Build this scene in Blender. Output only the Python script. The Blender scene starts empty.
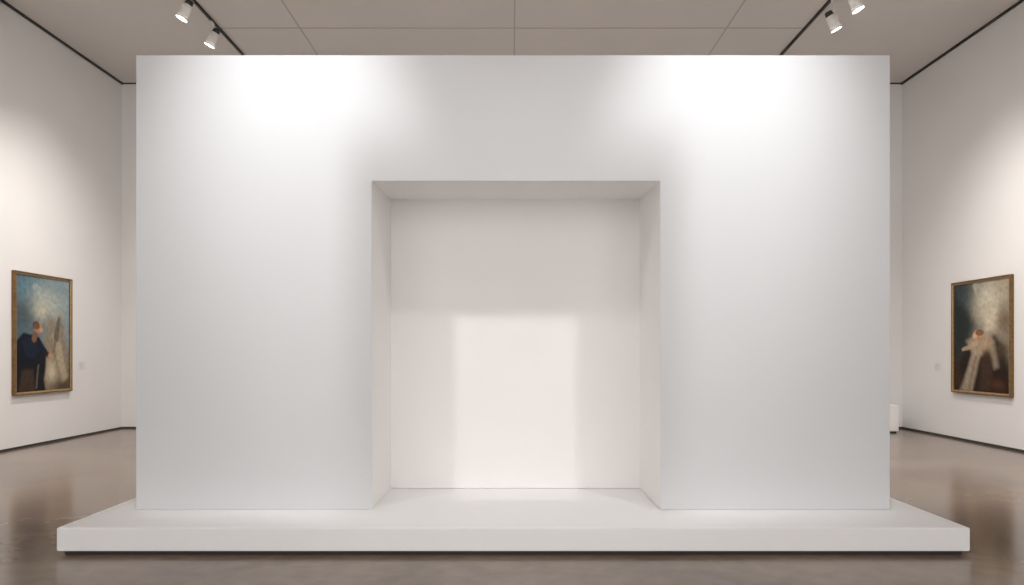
import bpy, bmesh, math, random
from mathutils import Vector, Matrix, noise
random.seed(3)
scene=bpy.context.scene
scene.view_settings.view_transform='Standard'
scene.view_settings.look='None'
scene.view_settings.exposure=0.0
COL=scene.collection

# ---------------- constants (metres) ----------------
HW=7.65; CZ=6.77; YB=14.7; YF=-5.0
PW0,PW1=-3.08,3.096        # partition left/right
PY=6.14; PD=1.30; PZ0=0.207; PZ1=3.93
NX0,NX1=-1.147,1.212; NZ=2.90; ND=0.96

# ---------------- materials ----------------
def mat(name,color,rough=0.6,metal=0.0,noise_scale=None,noise_amt=0.0,emit=None,estr=0,spec=0.5):
    m=bpy.data.materials.new(name); m.use_nodes=True
    nt=m.node_tree; b=nt.nodes['Principled BSDF']
    b.inputs['Base Color'].default_value=(*color,1)
    b.inputs['Roughness'].default_value=rough
    b.inputs['Metallic'].default_value=metal
    b.inputs['Specular IOR Level'].default_value=spec
    tc=nt.nodes.new('ShaderNodeTexCoord')
    if noise_scale:
        n=nt.nodes.new('ShaderNodeTexNoise'); n.inputs['Scale'].default_value=noise_scale
        n.inputs['Detail'].default_value=5
        nt.links.new(tc.outputs['Object'],n.inputs['Vector'])
        r=nt.nodes.new('ShaderNodeValToRGB')
        r.color_ramp.elements[0].position=0.3; r.color_ramp.elements[1].position=0.7
        r.color_ramp.elements[0].color=(*[c*(1-noise_amt) for c in color],1)
        r.color_ramp.elements[1].color=(*[min(1,c*(1+noise_amt)) for c in color],1)
        nt.links.new(n.outputs['Fac'],r.inputs['Fac']); nt.links.new(r.outputs['Color'],b.inputs['Base Color'])
    if emit:
        b.inputs['Emission Color'].default_value=(*emit,1); b.inputs['Emission Strength'].default_value=estr
    return m
M_wall=mat('gallery_wall_paint',(0.80,0.782,0.77),0.75,noise_scale=1.2,noise_amt=0.012,spec=0.2)
M_part=mat('partition_matte_paint',(0.67,0.672,0.685),0.7,noise_scale=0.9,noise_amt=0.01,spec=0.2)  # wall paint darkened to stand in for weaker light on its face
M_niche=mat('niche_matte_paint',(0.915,0.893,0.875),0.7,noise_scale=0.9,noise_amt=0.01,spec=0.2)  # lightened paint; in the niche it stands in for stronger light
M_plat=mat('platform_white_lacquer',(0.94,0.935,0.935),0.45,noise_scale=1.0,noise_amt=0.005,spec=0.4)
M_ceil=mat('ceiling_paint',(0.71,0.68,0.65),0.85,noise_scale=1,noise_amt=0.015,spec=0.1)
M_dark=mat('dark_shadow_gap',(0.025,0.022,0.02),0.6)  # near-black: painted shade of wall gaps; also plinth bases, backing boards
M_seam=mat('ceiling_seam_gasket',(0.50,0.465,0.44),0.8)
M_black=mat('track_black_metal',(0.05,0.048,0.045),0.45,0.6)
M_fillframe=mat('window_frame_anodised',(0.12,0.115,0.11),0.4,0.7)  # frames of the added fill openings
M_lampw=mat('lamp_white_enamel',(0.75,0.73,0.70),0.4)
M_lens=mat('lamp_lens_glow',(1,1,1),0.3,emit=(1,0.96,0.9),estr=12)
M_panel=mat('diffuser_glow',(1,1,1),0.5,emit=(1,0.95,0.9),estr=0.6)
M_frame=mat('bronze_gilt_frame',(0.20,0.115,0.045),0.42,0.55,noise_scale=25,noise_amt=0.25)
M_frame_in=mat('gilt_inner_slip',(0.42,0.28,0.13),0.4,0.6,noise_scale=30,noise_amt=0.2)
M_label=mat('label_card',(0.74,0.72,0.71),0.5)
M_ink=mat('label_ink',(0.35,0.34,0.33),0.6)

# polished concrete
M_floor=bpy.data.materials.new('polished_concrete'); M_floor.use_nodes=True
nt=M_floor.node_tree; b=nt.nodes['Principled BSDF']
tc=nt.nodes.new('ShaderNodeTexCoord')
def N(scale,detail,dist=0):
    n=nt.nodes.new('ShaderNodeTexNoise'); n.inputs['Scale'].default_value=scale; n.inputs['Detail'].default_value=detail
    n.inputs['Distortion'].default_value=dist; nt.links.new(tc.outputs['Object'],n.inputs['Vector']); return n
n1=N(0.6,4,0.5); n2=N(6,6,0.3)
mx=nt.nodes.new('ShaderNodeMix'); mx.data_type='FLOAT'; mx.inputs[0].default_value=0.25
nt.links.new(n1.outputs['Fac'],mx.inputs[2]); nt.links.new(n2.outputs['Fac'],mx.inputs[3])
r=nt.nodes.new('ShaderNodeValToRGB'); r.color_ramp.elements[0].position=0.36; r.color_ramp.elements[1].position=0.64
r.color_ramp.elements[0].color=(0.150,0.102,0.071,1); r.color_ramp.elements[1].color=(0.275,0.202,0.150,1)
nt.links.new(mx.outputs[0],r.inputs['Fac']); nt.links.new(r.outputs['Color'],b.inputs['Base Color'])
rr=nt.nodes.new('ShaderNodeMapRange'); rr.inputs[3].default_value=0.12; rr.inputs[4].default_value=0.25
nt.links.new(n1.outputs['Fac'],rr.inputs[0]); nt.links.new(rr.outputs[0],b.inputs['Roughness'])
b.inputs['Specular IOR Level'].default_value=0.55
n3=N(2.2,2,0)
bp=nt.nodes.new('ShaderNodeBump'); bp.inputs['Strength'].default_value=0.08; bp.inputs['Distance'].default_value=0.01
nt.links.new(n3.outputs['Fac'],bp.inputs['Height']); nt.links.new(bp.outputs['Normal'],b.inputs['Normal'])

# ---------------- mesh helpers ----------------
def obj_from_bm(bm,name,mats,parent=None,smooth=False):
    me=bpy.data.meshes.new(name); bmesh.ops.recalc_face_normals(bm,faces=bm.faces); bm.to_mesh(me); bm.free()
    if not isinstance(mats,(list,tuple)): mats=[mats]
    for m in mats: me.materials.append(m)
    o=bpy.data.objects.new(name,me); COL.objects.link(o)
    if smooth:
        for p in me.polygons: p.use_smooth=True
    if parent: o.parent=parent
    return o
def add_box(bm,x0,x1,y0,y1,z0,z1,mi=0,bevel=0.0):
    t=bmesh.new()
    vs=[t.verts.new((x,y,z)) for x in(x0,x1) for y in(y0,y1) for z in(z0,z1)]
    for f in [(0,1,3,2),(4,6,7,5),(0,4,5,1),(2,3,7,6),(0,2,6,4),(1,5,7,3)]:
        t.faces.new([vs[i] for i in f])
    if bevel>0: bmesh.ops.bevel(t,geom=t.edges[:],offset=bevel,segments=2,affect='EDGES')
    bmesh.ops.recalc_face_normals(t,faces=t.faces)
    for f in t.faces: f.material_index=mi
    me=bpy.data.meshes.new('t'); t.to_mesh(me); t.free(); bm.from_mesh(me); bpy.data.meshes.remove(me)
def box(name,x0,x1,y0,y1,z0,z1,m,parent=None,bevel=0.0):
    bm=bmesh.new(); add_box(bm,x0,x1,y0,y1,z0,z1,0,bevel); return obj_from_bm(bm,name,m,parent)
def empty(name,loc=(0,0,0)):
    e=bpy.data.objects.new(name,None); e.location=loc; e.empty_display_size=0.2; COL.objects.link(e); return e

# ---------------- room shell ----------------
T=0.2
box('floor',-HW-T,HW+T,YF-T,YB+T,-0.2,0,M_floor)
box('ceiling',-HW-T,HW+T,YF-T,YB+T,CZ,CZ+0.2,M_ceil)
box('wall_left',-HW-T,-HW,YF,YB,0,CZ,M_wall)
box('wall_right',HW,HW+T,YF,YB,0,CZ,M_wall)
box('wall_back',-HW-T,HW+T,YB,YB+T,0,CZ,M_wall)
# front wall behind the visitor: three unseen openings added for frontal fill light
fill_gaps=[(-6.9,-2.6),(-2.1,2.1),(2.6,6.9)]; WZ0,WZ1=0.3,6.2
bm=bmesh.new()
add_box(bm,-HW-T,HW+T,YF-T,YF,0,WZ0); add_box(bm,-HW-T,HW+T,YF-T,YF,WZ1,CZ)
xs=[-HW-T]+[v for p in fill_gaps for v in p]+[HW+T]
for i in range(0,len(xs),2): add_box(bm,xs[i],xs[i+1],YF-T,YF,WZ0,WZ1)
obj_from_bm(bm,'wall_front',M_wall)
FILL_TINT=(1.0,0.988,0.975); DS=2.72  # colour and strength of the added frontal fill
for k,(a,c) in enumerate(fill_gaps):
    bm=bmesh.new(); y0,y1=YF-0.14,YF-0.08
    add_box(bm,a,c,y0,y1,WZ0,WZ0+0.06); add_box(bm,a,c,y0,y1,WZ1-0.06,WZ1)
    for x in (a,(a+c)/2-0.03,c-0.06): add_box(bm,x,x+0.06,y0,y1,WZ0+.06,WZ1-.06)
    add_box(bm,a+.06,c-.06,y0+.01,y1-.01,3.2,3.25)
    wo=obj_from_bm(bm,'window_%d'%(k+1),M_fillframe)
    L=bpy.data.lights.new('sky_portal','AREA'); L.shape='RECTANGLE'; L.size=c-a; L.size_y=WZ1-WZ0
    L.cycles.is_portal=True
    lo=bpy.data.objects.new('sky_portal',L); COL.objects.link(lo); lo.parent=wo
    lo.location=((a+c)/2,YF-T-0.02,(WZ0+WZ1)/2); lo.rotation_euler=(math.radians(90),0,math.radians(180))
# dark strips painted in for the shadow gaps at floor and ceiling
box('baseboard_left',-HW,-HW+0.015,YF,YB,0,0.035,M_dark)
box('baseboard_right',HW-0.015,HW,YF,YB,0,0.035,M_dark)
box('baseboard_back',-HW+.015,HW-.015,YB-0.015,YB,0,0.035,M_dark)
box('trim_1',-HW,-HW+0.04,YF,YB,CZ-0.03,CZ,M_dark)
box('trim_2',HW-0.04,HW,YF,YB,CZ-0.03,CZ,M_dark)
box('trim_3',-HW+.04,HW-.04,YB-0.02,YB,CZ-0.02,CZ,M_dark)
# ceiling panel seams
bm=bmesh.new()
for x in (-3.45,0.04,3.49):
    add_box(bm,x-0.011,x+0.011,YF,YB-0.05,CZ-0.004,CZ+0.002)
y=12.2
while y>YF:
    add_box(bm,-4.73,4.73,y-0.015,y+0.015,CZ-0.004,CZ+0.002); y-=3.45
obj_from_bm(bm,'trim_4',M_seam)

# ---------------- partition with niche ----------------
bm=bmesh.new()
V=lambda x,y,z: bm.verts.new((x,y,z))
yf,yn,yb=PY,PY+ND,PY+PD
A=V(PW0,yf,PZ0);B=V(PW0,yf,PZ1);C=V(PW1,yf,PZ1);D=V(PW1,yf,PZ0)
E=V(NX1,yf,PZ0);F=V(NX1,yf,NZ);G=V(NX0,yf,NZ);H=V(NX0,yf,PZ0)
NZb=NZ+0.045
E2=V(NX1,yn,PZ0);F2=V(NX1,yn,NZb);G2=V(NX0,yn,NZb);H2=V(NX0,yn,PZ0)
A3=V(PW0,yb,PZ0);B3=V(PW0,yb,PZ1);C3=V(PW1,yb,PZ1);D3=V(PW1,yb,PZ0)
def f(vs,mi=0):
    q=bm.faces.new(vs); q.material_index=mi
f([A,H,G,B]);f([B,G,F,C]);f([C,F,E,D])
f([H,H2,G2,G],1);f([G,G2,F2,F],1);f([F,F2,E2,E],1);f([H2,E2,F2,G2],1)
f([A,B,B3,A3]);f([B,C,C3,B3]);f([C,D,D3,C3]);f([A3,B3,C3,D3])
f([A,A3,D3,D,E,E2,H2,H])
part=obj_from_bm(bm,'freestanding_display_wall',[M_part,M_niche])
bv=part.modifiers.new('bev','BEVEL'); bv.width=0.006; bv.segments=2; bv.limit_method='ANGLE'

# ---------------- platform ----------------
plat=empty('display_platform',(0,5.9,0))
P1=5.515
def pb(name,*a,**k):
    o=box(name,*a,**k); o.parent=plat; o.matrix_parent_inverse=Matrix.Translation((0,-5.9,0)); return o
pb('deck',-3.35,3.37,P1,7.75,0.035,0.206,M_plat,bevel=0.006)
pb('recessed_plinth',-3.31,3.33,P1+0.04,7.71,0,0.035,M_dark)

# ---------------- low plinth behind ----------------
lp=empty('gallery_plinth',(6.8,14.2,0))
for n,a,m,bvl in (('plinth_body',(6.35,7.17,13.9,14.5,0.03,0.51),M_niche,0.006),('plinth_base',(6.38,7.14,13.93,14.47,0,0.03),M_dark,0)):
    o=box(n,*a,m,bevel=bvl); o.parent=lp; o.matrix_parent_inverse=Matrix.Translation((-6.8,-14.2,0))

# ---------------- tracks & spots ----------------
def cyl(name,r1,r2,depth,m,parent,mat4,seg=32,caps=True):
    bm=bmesh.new(); bmesh.ops.create_cone(bm,cap_ends=caps,segments=seg,radius1=r1,radius2=r2,depth=depth)
    o=obj_from_bm(bm,name,m,parent); 
    for p in o.data.polygons:
        if len(p.vertices)==4: p.use_smooth=True
    o.matrix_local=mat4; return o
def track(x,y0,y1):
    e=empty('ceiling_light_track',(x,(y0+y1)/2,CZ))
    def tb(n,x0,x1,z0,z1,m):
        L=(y1-y0)/2
        box(n,x0,x1,-L,L,z0,z1,m,e)
    tb('rail',-0.015,0.015,-0.035,-0.001,M_black)
    tb('flange',-0.022,0.022,-0.006,0,M_black)
track(-4.76,-3,YB-0.6); track(4.76,-3,YB-0.6)
track(-3.2,-2,4.4); track(3.2,-2,4.4)
track(-1.8,2,4.8); track(1.86,2,4.8); track(0.04,2,4.8)
HZ=CZ-0.36
def spot(x,y,target,power,size=60,blend=0.7,color=(1,0.93,0.84),z=HZ,radius=0.05,lens=True):
    e=empty('track_spotlight',(x,y,z))
    d=(Vector(target)-Vector((x,y,z))).normalized()
    q=d.to_track_quat('-Z','Y').to_matrix().to_4x4()   # local -Z = beam
    top=CZ-0.035-z
    box('track_adapter',-0.018,0.018,-0.06,0.06,top-0.035,top,M_lampw,e,0.004)
    cyl('stem',0.009,0.009,top-0.11,M_lampw,e,Matrix.Translation((0,0,(top-0.035+0.075)/2)),16)
    yk=bmesh.new()
    add_box(yk,-0.088,0.088,-0.014,0.014,0.078,0.09)
    add_box(yk,-0.094,-0.084,-0.014,0.014,-0.015,0.09)
    add_box(yk,0.084,0.094,-0.014,0.014,-0.015,0.09)
    yo=obj_from_bm(yk,'yoke',M_lampw,e)
    yo.rotation_euler=(0,0,math.atan2(-d.x,d.y))
    cyl('lamp_body',0.078,0.070,0.20,M_lampw,e,q@Matrix.Translation((0,0,0.02)))
    cyl('heat_sink',0.062,0.050,0.07,M_black,e,q@Matrix.Translation((0,0,0.155)))
    cyl('snoot_ring',0.084,0.084,0.03,M_lampw,e,q@Matrix.Translation((0,0,-0.085)),caps=False)
    cyl('lens',0.070,0.070,0.006,M_lens if lens else M_black,e,q@Matrix.Translation((0,0,-0.092)))
    L=bpy.data.lights.new('beam','SPOT'); L.energy=power; L.spot_size=math.radians(size); L.spot_blend=blend
    L.shadow_soft_size=radius; L.color=color
    lo=bpy.data.objects.new('beam',L); COL.objects.link(lo); lo.parent=e; lo.matrix_local=q@Matrix.Translation((0,0,-0.14))
    return e,d*0.14
# key pair on the display wall
KY=2.94; KC=(1.0,0.992,0.98)
spot(-3.2,KY,(0.0,7.1,1.0),260,44,0.8,KC,radius=0.18)
spot( 3.2,KY,(0.06,7.1,1.0),260,44,0.8,KC,radius=0.18)
# scallop lamps on the upper wall, each with an added barn-door leaf keeping light out of the niche
for x,tx,edge,sg in ((-1.8,-1.86,NX0-0.16,1),(1.86,1.86,NX1+0.16,-1)):
    e,ap=spot(x,3.9,(tx,PY,3.02),570,44,1.0,(0.985,0.99,1.0),radius=0.028)
    g=0.25; s=g/(PY-(3.9+ap.y)); yy=ap.y+g
    zt=ap.z+(NZ+0.26-(HZ+ap.z))*s
    xe=ap.x+(edge-(x+ap.x))*s
    bl=bmesh.new()
    x0,x1=sorted((xe,xe+sg*0.42))
    add_box(bl,x0,x1,yy-0.003,yy,zt-0.42,zt)
    xa=xe+sg*0.03
    x0,x1=sorted((xa,xa+sg*0.012))
    add_box(bl,x0,x1,0.0,yy,zt-0.012,zt); add_box(bl,x0,x1,0.0,0.012,zt,-0.02)
    obj_from_bm(bl,'barn_door_leaf',M_black,e)
# framing projector added unseen: shutter gate shapes a light rectangle in the niche
FX,FY,FZ=0.04,3.0,6.36
fp,ap=spot(FX,FY,(FX,7.1,0.85),190,34,0.2,(1.0,0.985,0.965),z=FZ,radius=0.005,lens=False)
g=0.25
yy=ap.y+g
s=g/(7.1-(FY+ap.y))
hx=0.58*s
ztop=ap.z+(1.87-(FZ+ap.z))*s
zbot=ap.z-g*1.75
gate=bmesh.new()
t=0.003
add_box(gate,-0.24,-hx,yy-t,yy,zbot-.22,ztop+.14)
add_box(gate,hx,0.24,yy-t,yy,zbot-.22,ztop+.14)
add_box(gate,-hx,hx,yy-t,yy,ztop,ztop+.14)
add_box(gate,-hx,hx,yy-t,yy,zbot-.22,zbot)
obj_from_bm(gate,'shutter_gate',M_black,fp)
arm=bmesh.new()
add_box(arm,-0.235,-0.225,-0.02,yy,0.0,0.02); add_box(arm,0.225,0.235,-0.02,yy,0.0,0.02); add_box(arm,-0.235,0.235,-0.02,-0.01,0.0,0.02)
obj_from_bm(arm,'shutter_arm',M_black,fp)

# wall washers (visible ones behind the partition)
W=(1,0.955,0.915)
for s_ in (-1,1):
    spot(s_*4.76,7.2,(s_*HW,7.4,1.8),220,90,1.0,W)
spot(-4.76,10.9,(-6.9,10.5,1.5),350,95,1.0,W,z=6.43)
spot(-4.76,11.9,(-7.2,11.9,1.5),320,95,1.0,W,z=6.45)
spot( 4.76,10.4,( 6.9,10.0,1.5),350,95,1.0,W,z=6.33)
spot( 4.76,11.1,( 7.2,11.2,1.5),320,95,1.0,W,z=6.36)

def fill_panel(x,y,w,l,power):  # unseen ceiling panel added for ambient fill
    e=empty('ceiling_light_panel',(x,y,CZ))
    bm=bmesh.new()
    add_box(bm,-w/2,w/2,-l/2,-l/2+0.04,-0.08,0); add_box(bm,-w/2,w/2,l/2-0.04,l/2,-0.08,0)
    add_box(bm,-w/2,-w/2+0.04,-l/2+.04,l/2-.04,-0.08,0); add_box(bm,w/2-0.04,w/2,-l/2+.04,l/2-.04,-0.08,0)
    obj_from_bm(bm,'housing',M_lampw,e)
    box('diffuser',-w/2+.04,w/2-.04,-l/2+.04,l/2-.04,-0.05,-0.03,M_panel,e)
    L=bpy.data.lights.new('glow','AREA'); L.shape='RECTANGLE'; L.size=w-.1; L.size_y=l-.1; L.energy=power; L.color=(1,0.97,0.94)
    lo=bpy.data.objects.new('glow',L); COL.objects.link(lo); lo.parent=e; lo.location=(0,0,-0.06)
fill_panel(0,9.0,5.5,2.2,350)

# ---------------- paintings ----------------
def sm(a,b,t):
    t=max(0,min(1,(t-a)/(b-a))); return t*t*(3-2*t)
def segd(p,a,b):
    ax,ay=a;bx,by=b;px,py=p
    dx,dy=bx-ax,by-ay; t=max(0,min(1,((px-ax)*dx+(py-ay)*dy)/(dx*dx+dy*dy+1e-9)))
    return math.hypot(px-ax-t*dx,py-ay-t*dy),t
def polyd(p,P):
    x,y=p; ins=False; dm=9; n=len(P)
    for i in range(n):
        a=P[i];b=P[(i+1)%n]
        dm=min(dm,segd(p,a,b)[0])
        if (a[1]>y)!=(b[1]>y) and x<(b[0]-a[0])*(y-a[1])/(b[1]-a[1])+a[0]: ins=not ins
    return -dm if ins else dm
def lin(c): return tuple((v/255)**2.2 for v in c)
def paint(layers,bg,seed):
    def fn(u,v):
        w1=noise.noise(Vector((u*5+seed,v*7,seed)))*0.018; w2=noise.noise(Vector((u*5,v*7+seed,9.1+seed)))*0.018
        p=(u+w1,(v+w2)*1.5)
        c=list(bg(u,v))
        for L in layers:
            k=L[0]
            if k=='b':
                _,cx,cy,rx,ry,col,a=L
                d=math.hypot((p[0]-cx)/rx,(p[1]-cy*1.5)/(ry*1.5)); al=a*math.exp(-d*d*1.2)
            elif k=='e':
                _,cx,cy,rx,ry,col,a=L
                d=math.hypot((p[0]-cx)/rx,(p[1]-cy*1.5)/(ry*1.5)); al=a*(1-sm(0.88,1.08,d))
            elif k=='s':
                _,A,B,r0,r1,col,a=L
                d,t=segd(p,(A[0],A[1]*1.5),(B[0],B[1]*1.5)); r=r0+(r1-r0)*t; al=a*(1-sm(r*0.6,r*1.15,d))
            else:
                _,P,soft,col,a=L
                soft*=0.6
                d=polyd(p,[(q[0],q[1]*1.5) for q in P]); al=a*(1-sm(-soft,soft,d))
            col=lin(col); c=[c[i]*(1-al)+col[i]*al for i in range(3)]
        g=1+0.20*noise.noise(Vector((u*16+v*9+seed,v*22-u*10,2.0)))+0.14*noise.noise(Vector((u*50,v*40,seed+5)))
        return [max(0,x*g) for x in c]
    return fn
def bgA(u,v):
    a=lin((86,104,110)); b_=lin((146,160,162)); c=lin((112,98,80)); t=sm(0.1,0.9,u)*(1-v*0.5)
    m=[a[i]*(1-t)+b_[i]*t for i in range(3)]; k=sm(0.5,0.95,v); return [m[i]*(1-k)+c[i]*k for i in range(3)]
LA=[('b',0.15,0.10,0.35,0.12,(92,122,134),0.8),('b',0.75,0.08,0.30,0.10,(120,140,146),0.8),
 ('b',0.55,0.20,0.30,0.12,(176,178,166),0.85),('s',(0.35,0.10),(0.75,0.30),0.06,0.12,(160,168,160),0.6),
 ('b',0.45,0.30,0.20,0.08,(196,188,166),0.8),('b',0.12,0.34,0.22,0.12,(72,84,86),0.8),
 ('p',[(0.55,0.34),(0.9,0.40),(1.0,0.8),(0.8,1.0),(0.45,1.0),(0.5,0.6)],0.16,(140,122,98),0.8),
 ('p',[(0.66,0.52),(0.76,0.46),(0.98,0.88),(0.86,0.94)],0.06,(176,162,138),0.8),
 ('s',(0.80,0.34),(0.74,0.54),0.035,0.055,(92,86,78),0.85),('s',(0.74,0.52),(0.68,0.66),0.035,0.02,(108,92,74),0.8),
 ('s',(0.81,0.34),(0.88,0.48),0.02,0.03,(140,124,102),0.6),('e',0.81,0.315,0.035,0.024,(170,140,112),0.9),
 ('b',0.64,0.84,0.12,0.12,(206,192,166),0.75),
 ('p',[(0.0,0.58),(0.14,0.49),(0.42,0.53),(0.56,0.64),(0.54,0.78),(0.50,0.92),(0.54,1.02),(0.0,1.02)],0.03,(20,24,32),0.98),
 ('p',[(0.12,0.56),(0.34,0.50),(0.44,0.60),(0.34,0.72),(0.16,0.70)],0.04,(30,38,54),0.9),
 ('s',(0.38,0.57),(0.58,0.68),0.06,0.04,(26,33,48),0.95),('e',0.62,0.69,0.04,0.024,(186,140,110),0.95),
 ('p',[(0.12,0.82),(0.30,0.80),(0.34,1.0),(0.04,1.0)],0.06,(74,58,46),0.7),
 ('s',(0.40,0.78),(0.36,0.96),0.02,0.02,(128,108,86),0.5),
 ('s',(0.36,0.49),(0.32,0.54),0.05,0.05,(124,88,68),0.95),
 ('e',0.40,0.445,0.085,0.052,(164,124,98),0.98),('e',0.355,0.425,0.07,0.04,(92,66,52),0.85),
 ('e',0.45,0.46,0.03,0.022,(196,156,124),0.8),
 ('b',0.85,0.97,0.25,0.06,(66,54,44),0.8)]
def bgB(u,v):
    a=lin((58,66,66)); b_=lin((150,140,122)); c=lin((52,40,32)); t=sm(0.15,0.7,u)
    m=[a[i]*(1-t)+b_[i]*t for i in range(3)]; k=sm(0.45,0.9,v); return [m[i]*(1-k)+c[i]*k for i in range(3)]
LB=[('b',0.15,0.12,0.30,0.14,(58,68,70),0.9),('b',0.64,0.16,0.26,0.16,(206,198,178),0.95),
 ('s',(0.42,0.04),(0.64,0.30),0.07,0.12,(188,180,160),0.7),('b',0.85,0.10,0.15,0.10,(164,152,130),0.8),
 ('b',0.46,0.08,0.06,0.08,(110,110,102),0.5),('b',0.62,0.30,0.2,0.1,(192,180,156),0.8),
 ('p',[(0.0,0.10),(0.26,0.26),(0.36,0.40),(0.22,0.60),(0.0,0.68)],0.14,(42,47,47),0.9),
 ('b',0.92,0.38,0.12,0.14,(112,94,76),0.9),
 ('p',[(0.30,0.52),(0.66,0.44),(0.94,0.60),(0.98,1.0),(0.0,1.02),(0.10,0.76)],0.10,(40,29,24),0.94),
 ('p',[(0.24,0.53),(0.46,0.47),(0.70,0.47),(0.70,0.62),(0.54,0.68),(0.34,0.66)],0.07,(176,152,126),0.85),
 ('s',(0.18,0.62),(0.42,0.56),0.03,0.05,(190,166,140),0.75),
 ('p',[(0.36,0.62),(0.54,0.62),(0.44,0.80),(0.34,1.0),(0.12,1.0),(0.26,0.78)],0.07,(172,156,134),0.8),
 ('p',[(0.40,0.68),(0.45,0.68),(0.30,1.0),(0.24,1.0)],0.04,(110,88,72),0.55),
 ('p',[(0.54,0.64),(0.66,0.62),(0.72,0.80),(0.66,1.0),(0.46,1.0)],0.08,(70,52,42),0.8),
 ('p',[(0.62,0.50),(0.74,0.54),(0.82,0.76),(0.74,0.78),(0.66,0.64)],0.07,(168,150,126),0.65),
 ('b',0.88,0.62,0.12,0.08,(92,74,60),0.7),
 ('b',0.80,0.93,0.14,0.06,(92,58,42),0.7),('b',0.06,0.90,0.10,0.10,(70,52,40),0.8),
 ('p',[(0.54,0.48),(0.60,0.34),(0.78,0.26),(0.74,0.46)],0.10,(212,198,172),0.7),
 ('e',0.44,0.485,0.08,0.048,(190,142,108),0.97),('e',0.485,0.458,0.078,0.030,(122,80,58),0.85),
 ('e',0.40,0.495,0.035,0.026,(214,176,144),0.85),('e',0.57,0.56,0.08,0.04,(180,146,118),0.8)]
def painting(side,yc,w,h,zc,fn,seed):
    x=side*HW
    e=empty('framed_oil_painting',(x,yc,zc))
    e.rotation_euler=(0,0,math.radians(90) if side<0 else math.radians(-90))
    bm=bmesh.new()
    prof=[(0,0.0),(0,0.055),(0.010,0.068),(0.025,0.062),(0.036,0.050),(0.048,0.046),(0.048,0.0)]
    rings=[]
    for ins,out in prof:
        X=w/2-ins; Z=h/2-ins
        rings.append([bm.verts.new((sx*X,-out-0.004,sz*Z)) for sx,sz in ((-1,-1),(1,-1),(1,1),(-1,1))])
    for i in range(len(rings)):
        a=rings[i]; b2=rings[(i+1)%len(rings)]
        for k in range(4):
            q=bm.faces.new([a[k],a[(k+1)%4],b2[(k+1)%4],b2[k]]); q.material_index=1 if i in(3,4) else 0
    obj_from_bm(bm,'frame',[M_frame,M_frame_in],e)
    box('backing_board',-w/2+.02,w/2-.02,-0.02,-0.004,-h/2+.02,h/2-.02,M_dark,e)
    NXs,NZs=160,220
    W2=w/2-0.045; H2=h/2-0.045
    verts=[];cols=[]
    for j in range(NZs+1):
        for i in range(NXs+1):
            u=i/NXs; v=j/NZs
            c=fn(u,v); cols.append(c)
            rel=noise.noise(Vector((u*45,v*60,seed)))*0.0008
            verts.append((-W2+2*W2*u,-0.034+rel,H2-2*H2*v))
    faces=[(j*(NXs+1)+i,(j+1)*(NXs+1)+i,(j+1)*(NXs+1)+i+1,j*(NXs+1)+i+1) for j in range(NZs) for i in range(NXs)]
    me=bpy.data.meshes.new('canvas'); me.from_pydata(verts,[],faces)
    at=me.color_attributes.new('pigment','FLOAT_COLOR','POINT')
    for i,c in enumerate(cols): at.data[i].color=(*c,1)
    m=bpy.data.materials.new('oil_paint_canvas'); m.use_nodes=True; t=m.node_tree; bb=t.nodes['Principled BSDF']
    an=t.nodes.new('ShaderNodeAttribute'); an.attribute_name='pigment'; t.links.new(an.outputs['Color'],bb.inputs['Base Color'])
    bb.inputs['Roughness'].default_value=0.6; bb.inputs['Specular IOR Level'].default_value=0.15
    me.materials.append(m)
    for p in me.polygons: p.use_smooth=True
    o=bpy.data.objects.new('canvas',me); COL.objects.link(o); o.parent=e
def wy(px,off=0.065): return 750*(HW-off)/abs(px-512)
ya,yb_=wy(12,0.01),wy(72.5)
zA=1.5+(352-270)*ya/750; zB=1.5-(396-352)*ya/750
painting(-1,(ya+yb_)/2,yb_-ya,zA-zB,(zA+zB)/2,paint(LA,bgA,1.7),1.7)
ya,yb_=wy(1013.5,0.01),wy(951)
zA=1.5+(352-274)*ya/750; zB=1.5-(397.5-352)*ya/750
painting(1,(ya+yb_)/2,yb_-ya,zA-zB,(zA+zB)/2,paint(LB,bgB,4.2),4.2)

def label(side,px,py,w,h):
    y=750*HW/abs(px-512); z=1.5-(py-352)*y/750
    e=empty('wall_label',(side*HW,y,z)); e.rotation_euler=(0,0,math.radians(90) if side<0 else math.radians(-90))
    box('card',-w/2,w/2,-0.006,0,-h/2,h/2,M_label,e,0.001)
    bm=bmesh.new()
    for k in range(4):
        zz=h/2-0.03-k*(h-0.05)/4; L=(0.6,0.75,0.5,0.68)[k]*w
        add_box(bm,-w/2+0.02,-w/2+0.02+L*0.8,-0.0068,-0.005,zz-0.006,zz)
    obj_from_bm(bm,'printed_text',M_ink,e)
label(-1,82,366,0.20,0.16)
label(1,938,367,0.20,0.16)

# ---------------- world: even fill light through the added front openings ----------------
w=bpy.data.worlds.new('World'); scene.world=w; w.use_nodes=True
w.node_tree.nodes['Background'].inputs[0].default_value=(*FILL_TINT,1); w.node_tree.nodes['Background'].inputs[1].default_value=DS

# ---------------- camera ----------------
cd=bpy.data.cameras.new('cam'); cam=bpy.data.objects.new('camera',cd); COL.objects.link(cam)
cam.location=(0,0,1.5); cam.rotation_euler=(math.radians(90),0,0)
cd.sensor_width=36; cd.lens=36*750/1024; cd.shift_y=59.5/1024
scene.camera=cam
